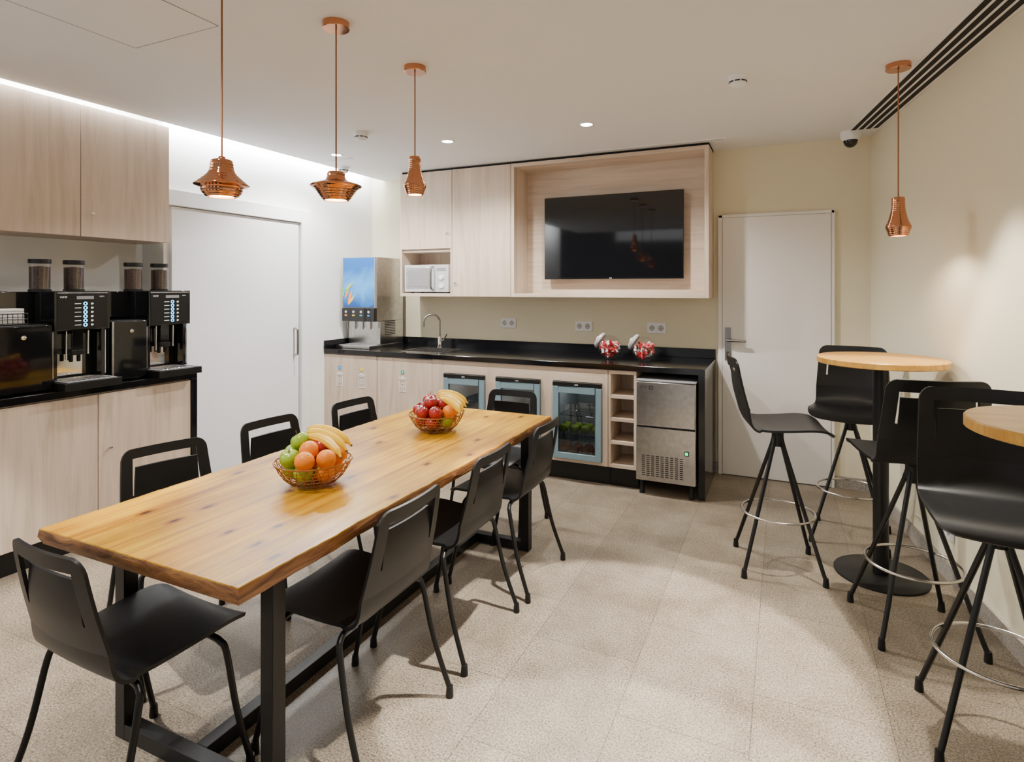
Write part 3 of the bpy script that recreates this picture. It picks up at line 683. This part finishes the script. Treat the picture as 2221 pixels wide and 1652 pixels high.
def cooler(y0,y1,label):
    r0=(-3.8,(y0+y1)/2,CT)
    r=root('milk_cooler',r0,label,'milk cooler',group='black milk coolers')
    b=B(); b.box(-4.08,-3.64,y0,y1,CT+.006,1.285,'blkM'); b.box(-4.0,-3.7,y0+.02,y1-.02,CT,CT+.006,'blkM'); b.done('body',parent=r,off=r0,bevel=.004)
    b=B(); b.box(-3.639,-3.61,y0+.004,y1-.004,CT+.012,1.28,'blkG'); b.box(-3.6105,-3.606,y0+.004,y0+.016,CT+.012,1.28,'steel'); d=b.done('door',parent=r,off=r0,bevel=.003)
    b=B(); b.lathe((-3.61,(y0+y1)/2+.01,1.22),[(.012,0),(.012,.005),(.006,.006),(.001,.006)],'chrome',20,axis='x'); b.done('lock',parent=d,off=r0)
cooler(2.163,2.383,'black milk cooler between the coffee machines'); cooler(1.565,1.857,'glossy black milk cooler under a wire basket')
# wire basket with napkins
r0=(-3.73,1.68,1.286)
o_=root('wire_basket',r0,'small black wire basket holding paper napkins','basket')
b=B()
for z in (.004,.03,.06): b.tube([(-.05,-.09,z),(.06,-.09,z),(.06,.09,z),(-.05,.09,z)],.0025,'blkM',6,closed=True)
for k in range(9): 
    y=-.09+k*.0225; b.tube([(-.05,y,.06),(-.05,y,.004),(.06,y,.004),(.06,y,.06)],.0018,'blkM',6)
b.done('wire_frame',parent=o_)
b=B(); b.tube(smoothpts([(.0,-.09,.06),(.0,-.10,.12),(0,-.09,.15)],3),.0025,'blkM',6)
for k in range(8):
    a=k*math.pi/4; b.sphere((0,-.09+.022*math.cos(a),.165+.022*math.sin(a)),.012,'blkM',(.4,1,1),10,6)
b.sphere((0,-.09,.165),.012,'blkM',(.5,1,1),10,6); b.done('flower_ornament',parent=o_)
b=B()
for k in range(5): b.box(-3.775+.002*k,-3.68-.001*k,1.60+.003*(k%2),1.76,1.2935+k*.016,1.2935+k*.016+.014,'paper')
o=b.done('paper_napkins',bevel=.002); tag(o,'stack of white paper napkins in the wire basket','napkins')

# ------------------------------------------------------------ dining table
r0=(-1.635,2.08,0)
r=root('dining_table',r0,'long live-edge golden pine dining table on black steel frame','table')
TX0,TX1,TY0,TY1,TZ=-2.055,-1.205,1.02,3.14,.75
def edge(n,x,ya,yb_,amp,seed):
    rnd=random.Random(seed); ph=[rnd.random()*6 for _ in range(4)]
    out=[]
    for i in range(n+1):
        t=i/n; y=ya+(yb_-ya)*t
        dx=amp*(math.sin(y*3.1+ph[0])*.1+math.sin(y*9+ph[1])*.15+math.sin(y*23+ph[2])*.25+rnd.uniform(-.25,.25))
        out.append((x+dx*min(1,min(t,1-t)*8+.1),y))
    return out
def tabletop():
    b=B()
    def outline(ins,sd):
        pr=edge(80,TX1-ins,TY0+ins,TY1-ins,.009,3+sd); pl=edge(80,TX0+ins,TY1-ins,TY0+ins,.009,5+sd)
        return pr+pl
    rings=[(outline(.002,0),TZ),(outline(0,0),TZ-.003),(outline(-.003,10),TZ-.024),(outline(.008,0),TZ-.048)]
    n=len(rings[0][0]); vs=[]
    for pts,z in rings: vs+= [(x,y,z) for x,y in pts]
    b._faces(vs,[tuple(range(n))],'table'); b._faces(vs,[tuple(range(3*n,4*n))],'tedge')
    for q in range(3): b._faces(vs,[(q*n+i,q*n+(i+1)%n,(q+1)*n+(i+1)%n,(q+1)*n+i) for i in range(n)],'table' if q==0 else 'tedge')
    return b
tabletop().done('table_top',parent=r,off=r0,smooth=40)
LX0,LX1,LY0,LY1=-1.985,-1.325,1.24,3.06
h=.024
for y in (LY0,LY1):
    for x in (LX0,LX1):
        b=B(); b.box(x-h,x+h,y-h,y+h,.0,TZ-.0485,'blkM'); b.done('leg',parent=r,off=r0,bevel=.002)
    b=B(); b.box(LX0+h,LX1-h,y-h,y+h,.0,.05,'blkM'); b.done('foot_bar',parent=r,off=r0,bevel=.002)
    b=B(); b.box(LX0+h,LX1-h,y-h,y+h,TZ-.10,TZ-.0485,'blkM'); b.done('top_bar',parent=r,off=r0,bevel=.002)
b=B(); b.box(-1.679,-1.631,LY0+h,LY1-h,0,.05,'blkM'); b.done('stretcher',parent=r,off=r0,bevel=.002)

# ------------------------------------------------------------ chairs
def solidgrid(xs,rows,fn,keep,th,m):
    b=B(); bm=b.bm; i=b.mi(m); V=[[bm.verts.new(fn(x,s)) for x in xs] for s in rows]
    fs=[]
    for a in range(len(rows)-1):
        for c in range(len(xs)-1):
            if keep((xs[c]+xs[c+1])/2,(rows[a]+rows[a+1])/2):
                try: fs.append(bm.faces.new((V[a][c],V[a][c+1],V[a+1][c+1],V[a+1][c])))
                except ValueError: pass
    for v in [v for v in bm.verts if not v.link_faces]: bm.verts.remove(v)
    bmesh.ops.remove_doubles(bm,verts=bm.verts,dist=1e-5)
    bmesh.ops.dissolve_degenerate(bm,dist=1e-5,edges=bm.edges)
    bmesh.ops.recalc_face_normals(bm,faces=bm.faces)
    bmesh.ops.solidify(bm,geom=bm.faces[:],thickness=th)
    for f in bm.faces: f.smooth=True
    return b
def lin(a,b_,n): return [a+(b_-a)*k/n for k in range(n+1)]
def backrest(parent,y0,z0,y1,z1,w0,w1,slot_w,slit,s_lo,s_gap,rim,r=.045,cf=.03,lean=0,bend=.03):
    Ht=z1-z0
    sw=slot_w; xs=sorted(set([round(v,5) for v in lin(-w0,-w0+r,6)+lin(-w0+r,-sw-slit,2)+[-sw-slit,-sw]+lin(-sw,sw,8)+[sw,sw+slit]+lin(sw+slit,w0-r,2)+lin(w0-r,w0,6)]))
    top=Ht-rim
    rows=sorted(set([round(v,5) for v in lin(0,s_lo,3)+lin(s_lo,s_gap,6)+[s_gap,top-.006]+lin(top-.006,top,2)+[Ht-r,top]+[Ht-r+r*math.sin(a*math.pi/16) for a in range(9)]]))
    rows=[q for q in rows if q<=Ht+1e-6]
    def fn(x,s):
        t=s/Ht; w=w0
        if s>Ht-r: w=w0-r+math.sqrt(max(0,r*r-(s-(Ht-r))**2))
        xx=max(-w,min(w,x)); sc=1+(w1/w0-1)*t
        y=y0+(y1-y0)*t - lean*math.sin(math.pi*t)+cf*(xx/w0)**2
        if abs(x)<=sw+1e-4 and s>s_lo and s<=s_gap+1e-4: y+=bend*((s-s_lo)/(s_gap-s_lo))**1.4
        return Vector((xx*sc,y,z0+s))
    def keep(x,s):
        ax=abs(x)
        if sw<ax<sw+slit and s_lo<s<top-.0: return False
        if ax<sw and s_gap<s<top: return False
        return True
    return solidgrid(xs,rows,fn,keep,.010,'blk').done('backrest',parent=parent,smooth=40)
def seat(parent,prof,cf=.03):
    P4=[Vector((p[0],p[1],p[2])) for p in prof]; sp=smoothpts(P4,4); cu=smoothpts([Vector((p[3],0,0)) for p in prof],4)
    A=[k/8 for k in range(-8,9)]
    n=len(sp)
    def fn(a,s):
        k=int(round(s)); p=sp[k]; c=cu[k].x*cf/.03
        return Vector((a*p.z,p.x+c*a*a*(1 if k>n*.62 else 0),p.y+.010*a*a*(1 if k<n*.62 else 0)))
    return solidgrid(A,list(range(n)),fn,lambda x,s:True,.011,'blk').done('seat',parent=parent,smooth=50)
def chair_proto(loc,rz,label):
    r=root('dining_chair',loc,label,'chair',rz,'black dining chairs')
    seat(r,[(.222,.420,.150,0),(.215,.434,.19,0),(.19,.447,.208,0),(.14,.452,.212,0),(.03,.447,.208,0),(-.08,.441,.20,0),(-.14,.446,.197,0),(-.178,.466,.194,.012),(-.198,.50,.192,.024),(-.207,.545,.19,.03)],.018)
    backrest(r,-.207,.54,-.262,.802,.19,.170,.134,.008,.075,.192,.040,.045,.018,.004,.020)
    for sx in (-1,1):
        for (ya,yb_) in ((.115,.195),(-.115,-.235)):
            pts=smoothpts([(sx*.07,ya,.432),(sx*.165,ya,.430),(sx*.205,ya+(yb_-ya)*.05,.420),(sx*.222,ya+(yb_-ya)*.15,.385),(sx*.232,ya+(yb_-ya)*.5,.20),(sx*.242,yb_,.03)],5)
            b=B(); b.tube(pts,.0098,'blkM',10); e=pts[-1]; b.lathe((e.x,e.y,0),[(.014,0),(.0145,.005),(.012,.04)],'blk',14); b.done('leg',parent=r,smooth=60)
    return r
lab='black dining chair with slotted back and tubular legs'
labe='black dining chair with slotted back at the table end'
c0=chair_proto((-1.745,1.125,0),R(-2),labe)
for (x,y,a,l) in [(-1.335,1.60,90,lab),(-1.345,2.21,90,lab),(-1.33,2.79,90,lab),(-2.22,1.64,-104,lab),(-2.19,2.23,-95,lab),(-2.14,2.82,-95,lab),(-1.63,3.30,180,labe)]:
    clone(c0,(x,y,0),R(a),l)
# ------------------------------------------------------------ stools
def stool_proto(loc,rz,label):
    r=root('bar_stool',loc,label,'bar stool',rz,'black bar stools')
    seat(r,[(.232,.722,.155,0),(.222,.735,.19,0),(.19,.752,.208,0),(.13,.757,.213,0),(.03,.748,.210,0),(-.07,.742,.205,0),(-.13,.750,.202,0),(-.17,.778,.20,.012),(-.192,.82,.20,.024),(-.203,.865,.20,.03)])
    backrest(r,-.203,.86,-.258,1.115,.20,.185,.140,.010,.07,.180,.050,.045,.03,.004,.012)
    b=B(); b.lathe((0,0,.64),[(.028,0),(.03,.03),(.03,.07),(.045,.085),(.09,.10)],'blkM',24); b.done('hub',parent=r)
    for k in range(4):
        a=math.pi/4+k*math.pi/2
        b=B(); c,s=math.cos(a),math.sin(a)
        pts=[(.022*c,.022*s,.69),(.035*c,.035*s,.645),(.255*c,.255*s,.06),(.268*c,.268*s,.03)]
        b.tube(pts,.010,'blkM',10); b.lathe((.268*c,.268*s,0),[(.015,0),(.015,.006),(.012,.045)],'blk',14); b.done('leg',parent=r,smooth=60)
    b=B(); b.tube([(.180*math.cos(a),.180*math.sin(a),.29) for a in [2*math.pi*k/48 for k in range(48)]],.0065,'ring',8,closed=True); b.done('footrest_ring',parent=r,label='satin nickel footrest ring',smooth=60)
    return r
lab='black bar stool with slotted back and ring footrest'
s0=stool_proto((-.03,3.45,0),R(-80),lab)
clone(s0,(.36,4.02,0),R(172),'black bar stool on the far side of the bar table')
clone(s0,(.51,3.05,0),R(12),lab)
clone(s0,(.635,2.40,0),R(178),lab)
def bartable(x,y,rt,rb,label,dz=0):
    r=root('bar_table',(x,y,0),label,'bar table',group='round bar tables')
    b=B(); b.lathe((0,0,0),[(rb,0),(rb,.008),(rb-.006,.012),(.04,.014)],'blkM',64); b.done('base',parent=r)
    b=B(); b.cyl((0,0,.014),.036,1.076+dz,'blkM',seg=32); b.lathe((0,0,1.075+dz),[(.036,0),(.1,.006),(.1,.014)],'blkM',32); b.done('pole',parent=r)
    b=B(); b.lathe((0,0,dz),[(rt-.006,1.0895),(rt,1.093),(rt,1.118),(rt-.004,1.122)],'bart',72); b.done('table_top',parent=r,label='round pine top')
bartable(.455,3.56,.295,.215,'round pine-topped bar table with black pedestal')
bartable(.72,1.98,.268,.195,'round pine-topped bar table with black pedestal beside the wall',.008)

# ------------------------------------------------------------ fruit baskets
def basket(x,y,label):
    b=B(); prof=[(.062,.004),(.085,.012),(.108,.032),(.125,.058),(.140,.088)]
    def rad(z):
        for i in range(len(prof)-1):
            if prof[i][1]<=z<=prof[i+1][1]:
                t=(z-prof[i][1])/(prof[i+1][1]-prof[i][1]); return prof[i][0]+(prof[i+1][0]-prof[i][0])*t
        return prof[-1][0]
    for (r_,z) in prof+[(.03,.003),(rad(.045),.045),(rad(.072),.072)]:
        b.tube([(r_*math.cos(a),r_*math.sin(a),z) for a in [2*math.pi*k/48 for k in range(48)]],.0030 if z==.088 else .0014,'wire',6,closed=True)
    for k in range(26):
        for tw in (-1,1):
            a0=2*math.pi*k/26
            pts=[(r_*math.cos(a0+tw*z*2.6),r_*math.sin(a0+tw*z*2.6),z) for (r_,z) in prof]
            b.tube(pts,.0014,'wire',5)
    for k in range(8):
        a0=math.pi*k/8; b.tube([(.062*math.cos(a0),.062*math.sin(a0),.003),(-.062*math.cos(a0),-.062*math.sin(a0),.003)],.0012,'wire',5)
    o=b.done('fruit_basket',weld=False,smooth=60); o.location=(x,y,TZ); tag(o,label,'fruit basket','copper wire fruit baskets')
basket(-1.60,1.69,'round copper wire fruit basket with oranges and green apples'); basket(-1.62,2.58,'round copper wire fruit basket with red apples')
meshes={}
def apple(loc,kind,tilt=(0,0,0),sc=1,group='fruit in baskets',lab=None):
    key='ap'+kind
    if key not in meshes:
        b=B(); r_=.037; prof=[]
        for i in range(17):
            t=math.pi*i/16; rr=r_*math.sin(t)*(1+.05*math.cos(t)*-1); z=-r_*.92*math.cos(t)
            z-= (.010 if t>math.pi*.5 else -.006)*math.exp(-(math.sin(t)/.35)**2)
            prof.append((max(rr,1e-5),z))
        b.lathe((0,0,0),prof,'apr' if kind=='red' else 'apg',24,cap=False); o=b.done('apple',smooth=80); meshes[key]=o.data; bpy.data.objects.remove(o)
        b=B(); b.tube([(0,0,.022),(.002,0,.034),(.006,0,.044)],.0016,'bant',6); o=b.done('stem'); meshes['stem']=o.data; bpy.data.objects.remove(o)
    o=bpy.data.objects.new('apple',meshes[key]); COL.objects.link(o); o.location=loc; o.rotation_euler=tilt; o.scale=(sc,)*3
    tag(o,lab or ('shiny %s apple in the copper wire basket'%kind),'apple',group)
    s=bpy.data.objects.new('stem',meshes['stem']); COL.objects.link(s); s.parent=o
def orange(loc,sc=1,lab='ripe orange in the wire basket'):
    if 'org' not in meshes:
        b=B(); b.sphere((0,0,0),.036,'org',(1,1,.95),24,16); o=b.done('orange',smooth=80); meshes['org']=o.data; bpy.data.objects.remove(o)
        b=B(); b.lathe((0,0,.0335),[(.004,0),(.003,.002),(.0001,.0025)],'leafS',8); o=b.done('stem'); meshes['ostem']=o.data; bpy.data.objects.remove(o)
    o=bpy.data.objects.new('orange',meshes['org']); COL.objects.link(o); o.location=loc; o.rotation_euler=(random.uniform(-1,1),random.uniform(-1,1),0); o.scale=(sc,)*3
    tag(o,lab,'orange','oranges in baskets')
    s=bpy.data.objects.new('stem',meshes['ostem']); COL.objects.link(s); s.parent=o
def banana(loc,rot,L=.17,bend=1.15):
    b=B(); n=16; Rr=L/bend; pts=[];rs=[]
    for i in range(n+1):
        a=-bend/2+bend*i/n; pts.append((Rr*math.sin(a),0,Rr*math.cos(a)-Rr)); t=i/n
        rs.append(.0065+.0120*min(1,math.sin(math.pi*min(1,max(0,t*1.04)))**.45) if .03<t<.9 else (.005 if t<=.03 else .0058-.0015*(t>.95)))
    b.tube(pts,rs,'ban',9); o=b.done('banana',smooth=30,loc=loc,rot=rot)
    b=B(); b.tube([pts[-1],(Vector(pts[-1])+(Vector(pts[-1])-Vector(pts[-2]))*.5)],[.0048,.004],'bant',7); b.tube([(Vector(pts[0])+(Vector(pts[0])-Vector(pts[1]))*.2),pts[0]],[.003,.0045],'bant',7); b.done('tip',parent=o,label='dark banana ends')
    tag(o,'ripe yellow banana lying on top of the basket fruit','banana','bananas in baskets')
def pol(cx,cy,r_,deg,z): return (cx+r_*math.cos(R(deg)),cy+r_*math.sin(R(deg)),TZ+z)
cx,cy=-1.60,1.69
for deg,k in [(-74,'g'),(-14,'o'),(46,'o'),(106,'r'),(166,'g'),(-134,'g')]:
    p=pol(cx,cy,.072,deg,.058)
    orange(p) if k=='o' else apple(p,'green' if k=='g' else 'red')
orange((cx,cy,TZ+.045))
for deg,k in [(-120,'g'),(-68,'o'),(-16,'o'),(36,'o'),(88,'r'),(140,'g'),(-172,'g')]:
    p=pol(cx,cy,.086,deg,.106)
    orange(p) if k=='o' else apple(p,'green' if k=='g' else 'red',(.3,.1,0))
orange(pol(cx,cy,.035,-75,.132)); apple(pol(cx,cy,.060,-176,.152),'green',(.2,-.5,0)); apple(pol(cx,cy,.03,70,.132),'red')
ux,uy=.9077,.4195     # roughly along the bunch
for k in range(3):
    o_=.005+k*.030
    banana((cx+.045*ux-uy*o_,cy+.045*uy+ux*o_,TZ+.162+k*.008-(.006 if k==0 else 0)),(R(-30+k*18),R(18),R(0+k*9)),.19,1.0)
cx,cy=-1.62,2.58
for deg,k in [(-74,'r'),(-14,'g'),(46,'r'),(106,'r'),(166,'r'),(-134,'r')]:
    apple(pol(cx,cy,.072,deg,.058),'green' if k=='g' else 'red',(random.uniform(-.5,.5),random.uniform(-.5,.5),0))
apple((cx,cy,TZ+.045),'red')
for deg,k in [(-110,'r'),(-60,'r'),(-10,'o'),(40,'o'),(92,'r'),(143,'r'),(-160,'r')]:
    p=pol(cx,cy,.086,deg,.106)
    orange(p) if k=='o' else apple(p,'green' if k=='g' else 'red',(random.uniform(-.6,.6),random.uniform(-.6,.6),0))
apple(pol(cx,cy,.035,-110,.148),'red',(.3,.2,0)); apple(pol(cx,cy,.055,160,.150),'red'); apple(pol(cx,cy,.03,30,.136),'red')
for k in range(4):
    o_=-.045+k*.028
    banana((cx+.085*ux-uy*o_,cy+.085*uy+ux*o_,TZ+.150+k*.009),(R(-34+k*16),R(18),R(-18+k*13)),.17,.95)
for j in range(4):
    for f in (0,1):
        apple((-1.565+j*.088,4.36+f*.09,.39),'green',group='apples in the fridge',lab='green apple on the fridge shelf')
        apple((-1.565+j*.088,4.36+f*.09,.226),'red',group='apples in the fridge',lab='red apple at the fridge bottom')

# ------------------------------------------------------------ lights
def spot(x,y,z,e,ang,blend,size=.04,col=(1,.97,.92),rot=(0,0,0)):
    L=bpy.data.lights.new('spot','SPOT'); L.energy=e; L.spot_size=R(ang); L.spot_blend=blend; L.shadow_soft_size=size; L.color=col
    o=bpy.data.objects.new('spot_light',L); COL.objects.link(o); o.location=(x,y,z); o.rotation_euler=rot; return o
for x in (-3.37,-2.30,-1.21): spot(x,3.82,ZC-.02,150,150,.6)
spot(-.60,2.25,ZC-.02,680,40,.12,.03)
spot(-.35,1.15,ZC-.02,520,46,.12,.03)
spot(.45,2.95,ZC-.02,300,56,.4,.03,(1,.93,.82))
spot(-2.75,1.05,ZC-.02,330,56,.25,.03)
spot(-1.6,.9,ZC-.02,90,110,.6); spot(-2.9,2.2,ZC-.02,60,110,.6)
def area(loc,rot,sx,sy,e,col):
    L=bpy.data.lights.new('area','AREA'); L.shape='RECTANGLE'; L.size=sx; L.size_y=sy; L.energy=e; L.color=col
    o=bpy.data.objects.new('area_light',L); COL.objects.link(o); o.location=loc; o.rotation_euler=rot; return o
area((-3.80,1.75,ZC+.10),(0,R(70),0),.05,6.2,125,(.92,.96,1))
# invented pane pattern, added for reflections and fill light through the open rear
w=bpy.data.worlds.new('world'); SC.world=w; w.use_nodes=True; nt=w.node_tree
tc=nt.nodes.new('ShaderNodeTexCoord'); mp=nt.nodes.new('ShaderNodeMapping'); mp.inputs['Rotation'].default_value=(R(90),0,0); mp.inputs['Scale'].default_value=(2.4,2.4,2.4)
br=nt.nodes.new('ShaderNodeTexBrick'); br.offset=0; br.inputs['Scale'].default_value=1; br.inputs['Brick Width'].default_value=.8; br.inputs['Row Height'].default_value=1.1; br.inputs['Mortar Size'].default_value=.2; br.inputs['Mortar Smooth'].default_value=.1
br.inputs['Color1'].default_value=(1.9,1.89,1.88,1); br.inputs['Color2'].default_value=(1.4,1.39,1.38,1); br.inputs['Mortar'].default_value=(.12,.118,.116,1)
nt.links.new(tc.outputs['Generated'],mp.inputs['Vector']); nt.links.new(mp.outputs['Vector'],br.inputs['Vector']); nt.links.new(br.outputs['Color'],nt.nodes['Background'].inputs['Color'])
nt.nodes['Background'].inputs['Strength'].default_value=.95

# ------------------------------------------------------------ camera
cam=bpy.data.cameras.new('camera'); co=bpy.data.objects.new('camera',cam); COL.objects.link(co)
co.location=(0,0,1.48); co.rotation_euler=(R(90),0,R(24.8))
cam.sensor_fit='HORIZONTAL'; cam.sensor_width=36; cam.lens=36*1276/2221; cam.shift_y=-(826-625)/2221; cam.clip_start=.05
SC.camera=co
